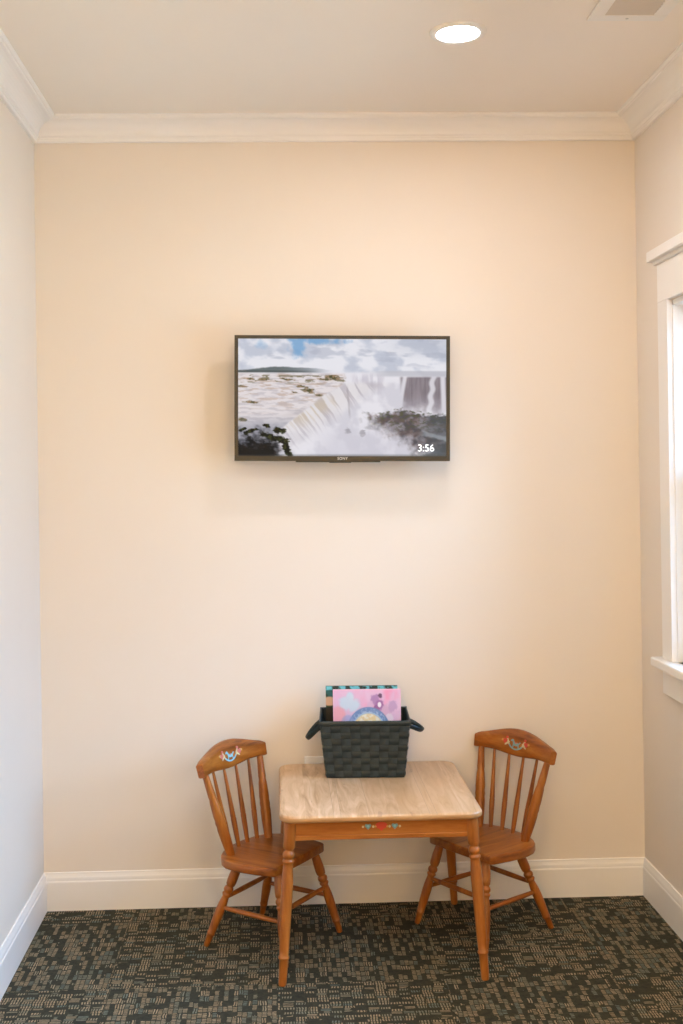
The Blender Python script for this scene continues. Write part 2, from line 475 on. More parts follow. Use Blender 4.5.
AP = [(0, 0), (.018, 0), (.018, .012), (.0165, .0125), (.0165, .0145), (.018, .015), (.018, .0585), (0, .0585)]
za = TZ - .021 - .0585
for u, l, o, ln in (((0, -1, 0), (1, 0, 0), (0, -ly + .010, za), lx), ((0, 1, 0), (1, 0, 0), (0, ly - .010, za), lx),
                    ((-1, 0, 0), (0, 1, 0), (-lx + .010, 0, za), ly), ((1, 0, 0), (0, 1, 0), (lx - .010, 0, za), ly)):
    bm = bmesh.new(); sweep(bm, AP, o, u, (0, 0, 1), l, -ln + .008, ln - .008)
    ap = obj('apron', bm, M['apron_wood'], table, bevel=.0012)
    if u == (0, -1, 0): front_apron = ap
TLEG = [(0, .0185), (.165, .0182), (.172, .0165), (.178, .0130), (.186, .0128), (.193, .0155), (.203, .0178), (.213, .0182), (.224, .0168), (.231, .0138), (.238, .0140),
        (.243, .0172), (.252, .0178), (.259, .0160), (.264, .0142), (.285, .0150), (.330, .0168), (.390, .0178), (.46, .0176), (.55, .0170), (.66, .0160), (.78, .0148),
        (.820, .0136), (.825, .0158), (.832, .0166), (.839, .0158), (.844, .0134), (.90, .0130), (.97, .0122), (.995, .0116), (1, .0105)]
for sx in (-1, 1):
    for sy in (-1, 1):
        bm = bmesh.new()
        lathe(bm, (sx * lx, sy * ly, TZ - .020), (sx * (lx + .030), sy * (ly + .028), 0.001), TLEG, 22)
        obj('leg', bm, M['leg_wood'], table, smooth=True, ang=55)

# ------------------------------------------------------------------ painted motifs
RED = plain('red_paint', (0.62, 0.070, 0.035), .45)
PINK = plain('rose_paint', (0.62, 0.19, 0.15), .45)
TEAL = plain('teal_paint', (0.20, 0.37, 0.38), .45)
BLUE = plain('sky_blue_paint', (0.24, 0.53, 0.64), .45)
CREAM = plain('cream_paint', (0.62, 0.52, 0.30), .45)
OCHRE = plain('ochre_paint', (0.60, 0.34, 0.08), .45)
def ell(cx, cy, a, b, rot=0, n=14):
    r = math.radians(rot)
    return [(cx + a * math.cos(t) * math.cos(r) - b * math.sin(t) * math.sin(r), cy + a * math.cos(t) * math.sin(r) + b * math.sin(t) * math.cos(r)) for t in [2 * PI * k / n for k in range(n)]]
def arc(cx, cy, r, a0, a1, w_, n=10):
    A = [math.radians(a0 + (a1 - a0) * k / n) for k in range(n + 1)]
    return [(cx + (r + w_) * math.cos(a), cy + (r + w_) * math.sin(a)) for a in A] + [(cx + r * math.cos(a), cy + r * math.sin(a)) for a in reversed(A)]
def heart(cx, cy, s):
    out = []
    for k in range(20):
        t = 2 * PI * k / 20
        out.append((cx + s * math.sin(t) ** 3, cy + s * (13 * math.cos(t) - 5 * math.cos(2 * t) - 2 * math.cos(3 * t) - math.cos(4 * t)) / 16))
    return out[::-1]
def motif(shapes, place, name, parent):
    """shapes: (polygon, material index); place maps (u, v, lift) to 3-D"""
    mats = [BLUE, TEAL, PINK, RED, CREAM, OCHRE]
    bm = bmesh.new()
    for i, (poly, mi) in enumerate(shapes):
        h = .0005 + .00012 * i
        top = [bm.verts.new(place(u, v, h)) for u, v in poly]
        bot = [bm.verts.new(place(u, v, -.001)) for u, v in poly]
        try: bm.faces.new(top).material_index = mi
        except ValueError: continue
        n = len(poly)
        for k in range(n): bm.faces.new((top[k], bot[k], bot[(k + 1) % n], top[(k + 1) % n])).material_index = mi
    bmesh.ops.triangulate(bm, faces=[f_ for f_ in bm.faces if len(f_.verts) > 4])
    return obj(name, bm, mats, parent)
def horse(s, body):
    """a little rocking horse, s = half width"""
    sh = [(arc(0, s * .75, s * 1.35, 215, 325, s * .20), body), (ell(0, -s * .02, s * .52, s * .24), body),
          ([(-s * .46, .0), (-s * .30, .0), (-s * .42, -s * .55), (-s * .56, -s * .50)], body),
          ([(s * .30, .0), (s * .46, .0), (s * .58, -s * .50), (s * .44, -s * .55)], body),
          ([(-s * .48, s * .02), (-s * .20, s * .12), (-s * .50, s * .62), (-s * .70, s * .52)], body), (ell(-s * .72, s * .46, s * .24, s * .11, 35), body),
          ([(s * .42, s * .12), (s * .50, -s * .02), (s * .82, s * .30), (s * .66, s * .36)], body), (ell(s * .02, s * .14, s * .16, s * .09), 2)]
    return sh
def crest_motif(body, flower):
    sh = horse(.0165, body)
    for sg in (-1, 1):
        sh.append((ell(sg * .0225, .004, .0085, .0022, sg * 62), 4)); sh.append((ell(sg * .0245, -.001, .0075, .0020, sg * -38), 4))
        sh.append((heart(sg * .0305, .0035, .0066), flower)); sh.append((ell(sg * .0375, .0050, .0026, .0026), 5))
        sh.append((ell(sg * .0260, .0120, .0030, .0030), flower))
    return sh
# table: a red heart between two teal hearts with cream dots
fy = -ly + .010 - .018
sh = [(heart(.000, .0005, .0145), 3), (ell(.000, .003, .0185, .0105), 3)]
for sg in (-1, 1):
    c = sg * .040
    sh += [(heart(c, .001, .0098), 1), (ell(c, .002, .0045, .004), 0), (ell(c - sg * .0155, 0, .0036, .0036), 4), (ell(c + sg * .015, 0, .0036, .0034), 4),
           (ell(c - sg * .0225, .0005, .0028, .0028), 5)]
motif(sh, lambda u, v, h: Vector((u, fy - h, za + .0365 + v)), 'painted_motif', front_apron)

# ------------------------------------------------------------------ chairs
def bar_prof(rs, n=12):
    return [(k / n, rs(k / n)) for k in range(n + 1)]
ZS = .2902
ZB = ZS - .029
def chair(name, label, loc, ang, body, flower):
    t = thing(name, label, 'chair', loc, (0, 0, ang), "children's spindle-back chairs")
    half = [(.1160, .134), (.1130, .1415), (.100, .1470), (.080, .151), (.045, .158), (.005, .163), (-.035, .1635), (-.070, .156), (-.096, .140), (-.114, .118), (-.128, .090), (-.138, .056), (-.142, .022)]
    front = [(.1180, -.060), (.1188, 0), (.1180, .060)]
    pts = front + half + [(f_, -l) for f_, l in reversed(half)]
    bm = bmesh.new(); prism(bm, pts, ZB, ZS, .0055, 4)
    obj('seat', bm, M['wood_x'], t, smooth=True, ang=50)
    PB, PT = (-.0833, .1040, ZS - .004), (-.1481, .1501, .545)
    post = []
    for k in range(25):
        u = k / 24
        r = .0135 + .0042 * math.sin(PI * min(1, u / .72)) if u < .72 else .0135 - .0030 * (u - .72) / .28
        post.append((u, r))
    post = [(u, r - (.0012 if any(abs(u - g) < .012 for g in (.375, .458, .708)) else 0)) for u, r in post]
    for s in (-1, 1):
        bm = bmesh.new()
        lathe(bm, (PB[0], s * PB[1], PB[2]), (PT[0], s * PT[1], PT[2]), post, 20)
        obj('back_post', bm, M['wood_z'], t, smooth=True, ang=60)
    # crest rail, bowed in plan and leaning with the posts
    def fc(l): return -.1650 + .0165 * (l / .150) ** 2
    tilt = -.0648 / .251
    def zlo(l): return .5395 - .004 * math.cos(PI * l / .115) * (abs(l) < .172) + .003 * (abs(l) / .176) ** 6
    def zhi(l):
        q = abs(l) / .176
        return .5925 + .032 * (0.5 + 0.5 * math.cos(PI * min(1, q))) ** .72 - .006 * max(0, q - .93) / .07
    TH = .0115
    def surf(l, z, side):
        f_ = fc(l) + tilt * (z - .545)
        n = Vector((1, -2 * .0165 * l / .150 ** 2, -tilt)).normalized()
        return Vector((f_, l, z)) + n * side
    bm = bmesh.new(); N = 44; rows = []
    for k in range(N + 1):
        l0 = -.176 + .352 * k / N
        ring = []
        a, b = zlo(l0), zhi(l0)
        for (zz, sd) in ((a + .004, TH), (a + (b - a) * .33, TH), (a + (b - a) * .66, TH), (b - .005, TH), (b - .0015, TH * .7), (b, 0), (b - .0015, -TH * .7), (b - .005, -TH), (a + (b - a) * .5, -TH), (a + .004, -TH), (a + .001, -TH * .7), (a, 0), (a + .001, TH * .7)):
            ring.append(bm.verts.new(surf(l0 + math.copysign(.004, l0) * ((zz - a) / (b - a) - .5) * (abs(l0) > .170), zz, sd)))
        rows.append(ring)
    for r0, r1 in zip(rows, rows[1:]):
        n = len(r0)
        for k in range(n): bm.faces.new((r0[k], r0[(k + 1) % n], r1[(k + 1) % n], r1[k]))
    bm.faces.new(rows[0]); bm.faces.new(rows[-1])
    cr = obj('crest_rail', bm, M['wood_y'], t, smooth=True, ang=50)
    motif(crest_motif(body, flower), lambda u, v, h: surf(u * 1.6, .574 + v * 1.45, TH + h), 'painted_motif', cr)
    sp = []
    for k in range(15):
        u = k / 14
        if u < .36: r = .0068 + (.0092 - .0068) * math.sin(PI / 2 * u / .36)
        else: r = .0092 + (.0047 - .0092) * ((u - .36) / .64) ** .85
        sp.append((u, r))
    sp = sp[:6] + [(sp[5][0] + .012, sp[5][1] - .0009), (sp[5][0] + .024, sp[5][1] - .0002)] + sp[6:]
    for k in (-1, -1 / 3, 1 / 3, 1):
        bm = bmesh.new()
        lt = k * .0971
        lathe(bm, (-.1080 - .006 * (1 - abs(k)), k * .0727, ZS - .003), (fc(lt), lt, .5445), sp, 14)
        obj('spindle', bm, M['wood_z'], t, smooth=True, ang=60)
    LG = [(0, .0125), (.05, .0140), (.14, .0158), (.22, .0160), (.262, .0145), (.272, .0115), (.285, .0118), (.298, .0148), (.318, .0160), (.336, .0152), (.348, .0122),
          (.358, .0126), (.368, .0148), (.382, .0150), (.394, .0128), (.408, .0112), (.44, .0122), (.50, .0142), (.57, .0152), (.66, .0148), (.76, .0134),
          (.838, .0121), (.842, .0130), (.850, .0132), (.857, .0130), (.861, .0117), (.93, .0103), (.985, .0093), (1, .0085)]
    top = {(1, -1): (.100, -.105), (1, 1): (.100, .105), (-1, -1): (-.058, -.096), (-1, 1): (-.058, .096)}
    ft = {(1, -1): (.161, -.158), (1, 1): (.161, .158), (-1, -1): (-.151, -.155), (-1, 1): (-.151, .155)}
    P = lambda k, u: Vector((top[k][0] + (ft[k][0] - top[k][0]) * u, top[k][1] + (ft[k][1] - top[k][1]) * u, (ZB + .003) * (1 - u) + .001))
    for k in top:
        bm = bmesh.new(); lathe(bm, P(k, 0), P(k, 1), LG, 20)
        obj('leg', bm, M['wood_z'], t, smooth=True, ang=55)
    for a, b, u in (((1, -1), (1, 1), .43), ((-1, -1), (-1, 1), .42), ((-1, -1), (1, -1), .535), ((-1, 1), (1, 1), .535)):
        bm = bmesh.new()
        lathe(bm, P(a, u), P(b, u), bar_prof(lambda q: .0062 + .0022 * math.sin(PI * q)), 14)
        obj('stretcher', bm, M['wood_x'], t, smooth=True, ang=60)
    return t
chair('spindle_back_chair', 'small wooden spindle-back chair left of the table, sky-blue horse painted on its crest', (.7837, -.2863, 0), math.radians(-34.7), 0, 2)
chair('spindle_back_chair', 'small wooden spindle-back chair right of the table, grey-green horse painted on its crest', (1.4906, -.2263, 0), math.radians(215.6), 1, 3)

# ------------------------------------------------------------------ basket of books
BX, BY, BA = 1.1045, -.1330, math.radians(-3.0)
basket = thing('woven_basket', 'black woven strap basket with two loop handles, holding books on the table', 'basket', (BX, BY, TZ), (0, 0, BA))
bwx, bdy = .1290, .0980      # half sizes at the bottom
rwx, rdy, BH = .1490, .1140, .192
def bp(sx, sy, h, out=0):
    k = h / BH
    return Vector((sx * (bwx + (rwx - bwx) * k + out), sy * (bdy + (rdy - bdy) * k + out), h))
def side_pt(side, u, h, out):
    """u -1..1 along a side"""
    if side in (0, 2):
        s = -1 if side == 0 else 1
        p = bp(1, s, h, 0); return Vector((p.x * u, p.y + s * out, h))
    s = 1 if side == 1 else -1
    p = bp(s, 1, h, 0); return Vector((p.x + s * out, p.y * u, h))
bm = bmesh.new()
NR = 8; H0, H1 = .004, .176
for side in range(4):
    NC = 9 if side in (0, 2) else 7
    for c in range(NC):
        for r in range(NR):
            up_ = (c + r) % 2 == 0
            K = 4
            g = [[None] * (K + 1) for _ in range(K + 1)]
            for i in range(K + 1):
                for j in range(K + 1):
                    u = -1 + 2 * (c + i / K * .96 + .02) / NC; h = H0 + (H1 - H0) * (r + j / K * .94 + .03) / NR
                    a, b = math.sin(PI * i / K), math.sin(PI * j / K)
                    bul = (b if up_ else a)
                    out = .0008 + .0019 * bul
                    g[i][j] = bm.verts.new(side_pt(side, u, h, out))
            for i in range(K):
                for j in range(K): bm.faces.new((g[i][j], g[i + 1][j], g[i + 1][j + 1], g[i][j + 1])).material_index = 0 if up_ else 1
# inner shell and floor
def ring(h, out): return [bm.verts.new(bp(sx, sy, h, out)) for sx, sy in ((-1, -1), (1, -1), (1, 1), (-1, 1))]
o0, o1, i1, i0 = ring(.0015, -.0012), ring(BH - .004, -.0012), ring(BH - .004, -.0040), ring(.006, -.0040)
for ra, rb_ in ((o0, o1), (o1, i1), (i1, i0)):
    for k in range(4): bm.faces.new((ra[k], ra[(k + 1) % 4], rb_[(k + 1) % 4], rb_[k]))
bm.faces.new(o0); bm.faces.new(i0)
obj('woven_body', bm, [M['strap'], M['strap_grey']], basket, smooth=True, ang=50)
bm = bmesh.new()
for side in range(4):
    a, b = side_pt(side, -1, BH - .008, 0), side_pt(side, 1, BH - .008, 0)
    e = (b - a).normalized() * .003
    tube(bm, [a - e, b + e], .0085, .0038, (0, 0, 1), 12)
obj('rim', bm, M['strap'], basket, smooth=True, ang=60)
def handle(s, reach, drop, spread):
    bm = bmesh.new(); pts = []
    x = bp(1, 1, BH - .03).x
    for k in range(15):
        a = PI * k / 14
        q = math.sin(a) ** .75
        pts.append(Vector((s * (x - .001 + reach * q), -spread * math.cos(a), BH - .030 - drop * q ** 1.2)))
    tube(bm, pts, .0080, .0030, (s * .75, 0, .65), 10)
    obj('handle', bm, M['strap'], basket, smooth=True, ang=70)
handle(-1, .050, .050, .045)
handle(1, .052, .026, .045)

def picture_mesh(nx, ny, place, colour):
    """a grid whose corners carry a picture; u right, v down"""
    bm = bmesh.new(); lay = bm.loops.layers.float_color.new('picture')
    cs = {}
    g = [[bm.verts.new(place(i / nx, j / ny)) for j in range(ny + 1)] for i in range(nx + 1)]
    for i in range(nx + 1):
        for j in range(ny + 1): cs[g[i][j]] = colour(i / nx, j / ny)
    for i in range(nx):
        for j in range(ny):
            f_ = bm.faces.new((g[i][j], g[i][j + 1], g[i + 1][j + 1], g[i + 1][j]))
            for lp in f_.loops: lp[lay] = (*cs[lp.vert], 1)
    return bm
def lin(c): return tuple((x / 12.92 if x <= .04045 else ((x + .055) / 1.055) ** 2.4) for x in c)
def mixc(a, b, t):
    t = max(0, min(1, t)); return tuple(a[i] + (b[i] - a[i]) * t for i in range(3))
def sm(e0, e1, x):
    t = max(0, min(1, (x - e0) / (e1 - e0))); return t * t * (3 - 2 * t)
def nz(u, v, s, o=0, oct_=4): return .5 + .5 * noise.fractal(Vector((u * s, v * s, o)), 1.0, 2.0, oct_)

def pink_cover(u, v):
    c = mixc((.90, .68, .82), (.90, .82, .91), nz(u, v, 4, 1))
    c = mixc(c, (.95, .58, .74), sm(.50, .80, nz(u, v, 3, 7)) * .8)
    # pale blue cloud
    d = min(math.hypot((u - .20) / .13, (v - .17) / .10), math.hypot((u - .30) / .12, (v - .20) / .09), math.hypot((u - .25) / .07, (v - .09) / .07))
    c = mixc(c, (.80, .86, .93), sm(1.15, .6, d + .5 * (nz(u, v, 14, 2) - .5)))
    d = math.hypot((u - .07) / .12, (v - .33) / .13)
    c = mixc(c, (.96, .66, .70), sm(1.1, .8, d) * .7)
    # lilac blossoms
    for x, y, r, k in ((.62, .13, .07, (.72, .55, .74)), (.69, .20, .07, (.66, .46, .68)), (.55, .20, .055, (.86, .72, .84)), (.64, .24, .05, (.60, .40, .62)), (.79, .27, .085, (.84, .70, .82)), (.88, .22, .075, (.78, .64, .80)), (.93, .33, .08, (.88, .74, .86)), (.83, .36, .06, (.93, .86, .92)), (.70, .08, .03, (.45, .33, .45))):
        d = math.hypot((u - x) / r, (v - y) * .95 / r)
        c = mixc(c, k, sm(1.1, .7, d + .6 * (nz(u, v, 22, 3) - .5)))
    c = mixc(c, (.97, .93, .96), sm(1.1, .8, math.hypot((u - .685) / .028, (v - .19) / .035)))
    # blue arch with a warm middle
    d = math.hypot((u - .52) / .31, (v - .51) / .285)
    c = mixc(c, (.45, .57, .76), sm(1.05, 1.0, d)); c = mixc(c, (.90, .93, .97), sm(.40, .75, nz(u, v, 30, 41)) * sm(1.0, .94, d) * .5); c = mixc(c, (.72, .82, .92), sm(.82, .79, d) * .8)
    c = mixc(c, (.95, .86, .66), sm(.76, .72, d)); c = mixc(c, (.98, .95, .88), sm(.5, .62, nz(u, v, 16, 5)) * sm(.74, .70, d))
    d = math.hypot((u - .22) / .10, (v - .40) / .09); c = mixc(c, (.62, .66, .85), sm(1.1, .8, d) * .6)
    e = min(u, 1 - u, v)
    c = mixc((.97, .78, .86), c, sm(.0, .012, e))
    return lin(c)
def teal_cover(u, v):
    c = mixc((.10, .28, .28), (.16, .42, .42), nz(u, v, 7, 4))
    c = mixc((.45, .80, .84), c, sm(.045, .065, v + .04 * (nz(u, v, 20, 1) - .5)))
    c = mixc(c, (.12, .22, .18), sm(.45, .6, nz(u, v, 11, 9)))
    d = math.hypot((u - .05) / .12, (v - .22) / .07); c = mixc(c, (.86, .72, .62), sm(1.1, .8, d))
    c = mixc(c, (.20, .18, .16), sm(.29, .33, v))
    return lin(c)
def book(name, label, x, y, w_, h, th, lean, rz, cover, nx, ny, base=.0075):
    # local: x across, z up, front at -y
    t = thing(name, label, 'book', (x, y, TZ + base), (lean, 0, rz), 'books in the basket')
    bm = bmesh.new(); box(bm, (-w_ / 2 + .002, .0012, .003), (w_ / 2 - .003, th - .0012, h - .003))
    obj('pages', bm, M['page'], t)
    bm = picture_mesh(nx, ny, lambda u, v: Vector((-w_ / 2 + u * w_, 0, h * (1 - v))), cover)
    lay = bm.loops.layers.float_color['picture']
    edge = cover(.5, .004)
    box(bm, (-w_ / 2, .0001, 0), (w_ / 2, .0014, h)); box(bm, (-w_ / 2, th - .0014, 0), (w_ / 2, th, h)); box(bm, (-w_ / 2, .0001, 0), (-w_ / 2 + .0015, th, h))
    bm.faces.ensure_lookup_table()
    for f_ in bm.faces[-18:]:
        for lp in f_.loops: lp[lay] = (*edge, 1)
    obj('cover', bm, M['cover'], t)
    return t
book('picture_book', 'pink picture book with pale clouds and a blue arch, foremost in the basket', 1.1125, -.160, .2290, .2705, .010, math.radians(-2.0), BA, pink_cover, 110, 130)
book('picture_book', 'teal picture book with a dark picture, behind the pink one in the basket', 1.0980, -.118, .2450, .2310, .011, math.radians(-1.5), BA, teal_cover, 60, 80, .052)

# ------------------------------------------------------------------ television
tv = thing('wall_television', 'black flat-screen television on the back wall showing a waterfall', 'television', (1.0484, -.100, 1.7667), (0, math.radians(.85), 0))
TW, THT = .739, .4298
bz, bzt, bzb = .0125, .0115, .0165
hw, hh = TW / 2, THT / 2
bm = bmesh.new()
box(bm, (-hw, 0, hh - bzt), (hw, .030, hh)); box(bm, (-hw, 0, -hh), (hw, .030, -hh + bzb)); box(bm, (-hw, 0, -hh + bzb), (-hw + bz, .030, hh - bzt)); box(bm, (hw - bz, 0, -hh + bzb), (hw, .030, hh - bzt))
bez = obj('bezel', bm, M['tv_black'], tv)
bm = bmesh.new(); box(bm, (-hw + .004, .012, -hh + .004), (hw - .004, .038, hh - .004)); box(bm, (-.26, .038, -.19), (.26, .062, .11))
obj('housing', bm, M['tv_back'], tv, bevel=.004)
bm = bmesh.new(); box(bm, (-.16, -.0005 + .004, -hh - .004), (.13, .022, -hh + .002)); box(bm, (-.045, .002, -hh - .006), (.03, .02, -hh))
obj('sensor_bar', bm, M['tv_black'], tv)
bm = bmesh.new(); box(bm, (-.14, .100, -.13), (.14, .1118, .13)); box(bm, (-.09, .061, -.12), (-.06, .101, .12)); box(bm, (.06, .061, -.12), (.09, .101, .12))
obj('wall_bracket', bm, M['tv_back'], tv)

def fall_picture(u, v):
    a = 1.72                                   # picture aspect
    n1 = nz(u * a, v * 1.5, 4.5, 1); n2 = nz(u * a, v, 15, 2); n3 = nz(u * a, v * 2.2, 24, 3); n4 = nz(u * a, v, 40, 33)
    # sky: soft cloud banks with a gap of blue
    c = mixc((.80, .82, .88), (.95, .95, .98), sm(.30, .60, n1))
    c = mixc(c, (.70, .72, .79), sm(.54, .74, nz(u * a, v * 3.2, 3.6, 8)) * .55 * sm(.27, .20, v))
    c = mixc(c, (.73, .75, .81), sm(.60, .95, u) * sm(.20, .05, v) * .45)
    blue = sm(1.1, .35, math.hypot((u - .285) / .050, (v - .075) / .10) + .9 * (n2 - .5)) * .85
    blue = max(blue, sm(1.1, .3, math.hypot((u - .36) / .17, (v - .012) / .040) + 1.2 * (n2 - .5)) * .85, sm(1.1, .2, math.hypot((u - .105) / .035, (v - .05) / .045) + .8 * (n2 - .5)) * .45)
    c = mixc(c, (.48, .67, .85), blue)
    # far wooded ridge fading to the right
    top = .272 - .034 * math.exp(-((u - .19) / .13) ** 2) - .016 * math.exp(-((u - .36) / .08) ** 2) + .006 * (n3 - .5)
    c = mixc(c, mixc((.42, .46, .47), (.70, .72, .76), sm(.18, .46, u)), sm(top - .006, top + .006, v) * sm(.300, .285, v) * sm(.48, .32, u))
    c = mixc(c, (.28, .31, .32), sm(.268, .276, v) * sm(.292, .284, v) * sm(.42, .22, u) * .8)
    # haze over everything beyond the brink
    if v > .26:
        base = mixc((.87, .86, .90), (.95, .94, .97), sm(.34, .62, nz(u * a, v, 5, 5)))
        c = mixc(c, base, sm(.268, .300, v) * (1 if u > .45 else sm(.276, .296, v)))
        c = mixc(c, (.80, .78, .83), sm(.27, .34, v) * sm(.55, .38, v) * sm(.50, .60, u) * sm(.74, .66, u) * sm(.40, .62, nz(u * 5 * a, v * .6, 4, 6)) * .7)
    c = mixc(c, (.77, .77, .81), sm(.262, .280, v) * sm(.330, .306, v) * sm(.60, .74, u) * .75)
    # far cliff with thin white falls
    cl = sm(.768, .790, u - .05 * (v - .33)) * sm(.312, .334, v) * sm(.70, .50, v + .10 * (n2 - .5) - .10 * (u - .8))
    if cl > 0:
        k = mixc((.47, .43, .46), (.62, .58, .61), nz(u * 6 * a, v * .8, 6, 7))
        k = mixc(k, (.70, .67, .71), sm(.44, .60, v) * .6)
        fa = max(sm(.016, .004, abs(u - .800 + .10 * (v - .33))), sm(.020, .006, abs(u - .935 + .06 * (v - .36) + .004 * math.sin(v * 55))) * .95, sm(.018, .005, abs(u - .985 - .02 * (v - .4))))
        c = mixc(c, mixc(k, (.92, .91, .94), fa * .92), cl * .95)
    # river plateau on the left
    brink = .515 - .10 * sm(.36, .50, v) - .75 * max(0, v - .47) ** 1.05 + .018 * (n2 - .5)
    if v > .285:
        r = mixc((.93, .90, .91), (.84, .81, .83), sm(.44, .68, nz(u * a, v * 4.5, 9, 11)))
        r = mixc(r, (.74, .62, .54), sm(.55, .70, nz(u * a * .8, v * 6, 8, 13)) * sm(.70, .45, v) * .5)
        r = mixc(r, (.47, .44, .33), sm(.60, .68, nz(u * a, v * 5, 11, 15)) * sm(.30, .315, v) * sm(.40, .35, v) * .8)
        for x, y, p, q in ((.455, .330, .040, .024), (.295, .405, .026, .014), (.335, .440, .034, .022), (.385, .478, .020, .010), (.06, .540, .034, .012), (.02, .405, .022, .010), (.02, .690, .020, .022), (.13, .347, .04, .008), (.235, .345, .035, .010), (.06, .343, .03, .010), (.27, .455, .016, .006), (.40, .345, .03, .008)):
            d = math.hypot((u - x) / p, (v - y - .15 * (u - x)) / q) + 1.4 * (n3 - .5)
            r = mixc(r, mixc((.30, .29, .17), (.60, .50, .38), sm(.40, .62, n4)), sm(1.15, .55, d) * .9)
        r = mixc(r, (.72, .69, .71), sm(.035, .01, abs(v - .60 + .35 * (u - .35))) * sm(.20, .30, u) * .35)
        r = mixc(r, (.60, .61, .67), sm(.62, .80, v) * sm(.42, .22, u) * .75)
        c = mixc(c, r, sm(.285, .30, v) * sm(brink + .012, brink - .012, u))
        # water pouring over the brink in bending strands
        fx = u - brink
        if fx > -.02:
            ph = (.8675 + .20 * v + .16 * v * v - u) / 1.10 + .018 * (n1 - .5)
            st = nz(ph * 26, v * .8, 1.6, 21)
            k = mixc((.93, .91, .92), (.78, .75, .78), sm(.46, .66, st))
            k = mixc(k, (.84, .75, .60), sm(.12, .02, abs(fx - .035)) * sm(.44, .56, v) * sm(.82, .66, v) * sm(.38, .58, st) * .5)
            c = mixc(c, k, sm(-.012, .012, fx) * sm(.26, .12, fx) * sm(.35, .40, v) * (1 - .5 * sm(.60, .95, v)) * .85)
        c = mixc(c, (.58, .54, .56), sm(.007, .002, abs(u - .522 - .05 * (v - .4))) * sm(.38, .44, v) * sm(.70, .62, v) * .3)
    # dark rocks, lower left
    rk = sm(.74, .92, v + .16 * (n2 - .5) - .10 * max(0, u - .10)) * sm(.225, .165, u + .04 * (n3 - .5))
    c = mixc(c, mixc((.05, .06, .08), (.40, .41, .46), sm(.48, .74, n3) * sm(1.0, .80, v)), rk)
    for x0, y0, x1, y1, wd in ((.12, .815, .17, .845, .016), (.17, .845, .225, .865, .020), (.215, .87, .245, .99, .016), (.035, .800, .085, .772, .012), (.015, .778, .03, .765, .010), (.128, .742, .140, .745, .012), (.188, .775, .205, .785, .020)):
        dx, dy = x1 - x0, y1 - y0; tt = max(0, min(1, ((u - x0) * dx + (v - y0) * dy) / (dx * dx + dy * dy)))
        d = math.hypot(u - x0 - tt * dx, (v - y0 - tt * dy) * .8) / wd + 1.3 * (n3 - .5)
        c = mixc(c, mixc((.06, .07, .05), (.22, .24, .12), sm(.45, .65, n4)), sm(1.2, .8, d))
    # dark spur, lower right, dissolving into spray on its left
    hill = .605 + .26 * max(0, u - .84) + .10 * max(0, .74 - u) + .012 * math.sin(u * 30)
    lim = .60 + .22 * sm(.68, .98, v)
    sp = sm(hill, hill + .03, v + .06 * (n3 - .5)) * sm(lim - .03, lim + .13, u + .16 * (n2 - .5))
    k = mixc((.30, .28, .30), (.56, .53, .56), sm(.36, .66, nz(u * a, v * 1.4, 9, 31)))
    k = mixc(k, (.31, .31, .22), sm(.50, .62, n3) * sm(.86, .66, v) * .9)
    k = mixc(k, (.42, .33, .31), sm(.52, .62, nz(u * a, v, 18, 44)) * .45)
    k = mixc(k, (.27, .31, .33), sm(.84, .97, u) * .5 + sm(.86, 1, v) * .3)
    c = mixc(c, k, sp * .93)
    c = mixc(c, (.70, .73, .76), sm(.030, .008, abs(v - .800 - .45 * (u - .88) + .02 * (n2 - .5))) * sm(.86, .91, u) * .65)
    # spray in the foreground
    c = mixc(c, (.84, .83, .88), sm(.66, .95, v) * sm(.33, .46, u) * sm(.80, .62, u - .15 * (v - .7)) * .6)
    for x, y in ((.525, .785), (.597, .800)):
        c = mixc(c, (.56, .54, .57), sm(1.1, .4, math.hypot((u - x) / .018, (v - y) / .030) + 1.2 * (n3 - .5)) * .55)
    c = mixc(c, (.30, .33, .34), sm(.975, 1.0, v) * .5)
    return lin(c)
sx0, sx1, sz0, sz1 = -hw + bz, hw - bz, -hh + bzb, hh - bzt
bm = picture_mesh(300, 172, lambda u, v: Vector((sx0 + (sx1 - sx0) * u, .0035, sz1 - (sz1 - sz0) * v)), fall_picture)
scr = obj('screen', bm, M['screen'], tv)

FONT = None
def text(name, s, size, mat, parent, loc, rot=(PI / 2, 0, 0), align='CENTER', extr=.0004, bold=0, sp=1):
    cu = bpy.data.curves.new(name, 'FONT'); cu.body = s; cu.size = size; cu.align_x = align; cu.align_y = 'CENTER'; cu.extrude = extr; cu.offset = bold; cu.space_character = sp
    tmp = bpy.data.objects.new('tmp', cu); COL.objects.link(tmp)
    dg = bpy.context.evaluated_depsgraph_get()
    me = bpy.data.meshes.new_from_object(tmp.evaluated_get(dg))
    bpy.data.objects.remove(tmp); bpy.data.curves.remove(cu)
    me.name = name; me.materials.clear(); me.materials.append(mat)
    o = bpy.data.objects.new(name, me); COL.objects.link(o); o.parent = parent; o.location = loc; o.rotation_euler = rot
    return o
text('clock_digits', '3:56', .0340, M['clock'], scr, (sx0 + (sx1 - sx0) * .902, .0030, sz1 - (sz1 - sz0) * .932), bold=.0003)
text('maker_lettering', 'SONY', .0125, M['logo'], bez, (0, -.0002, -hh + bzb * .50), bold=.0002, sp=1.1)

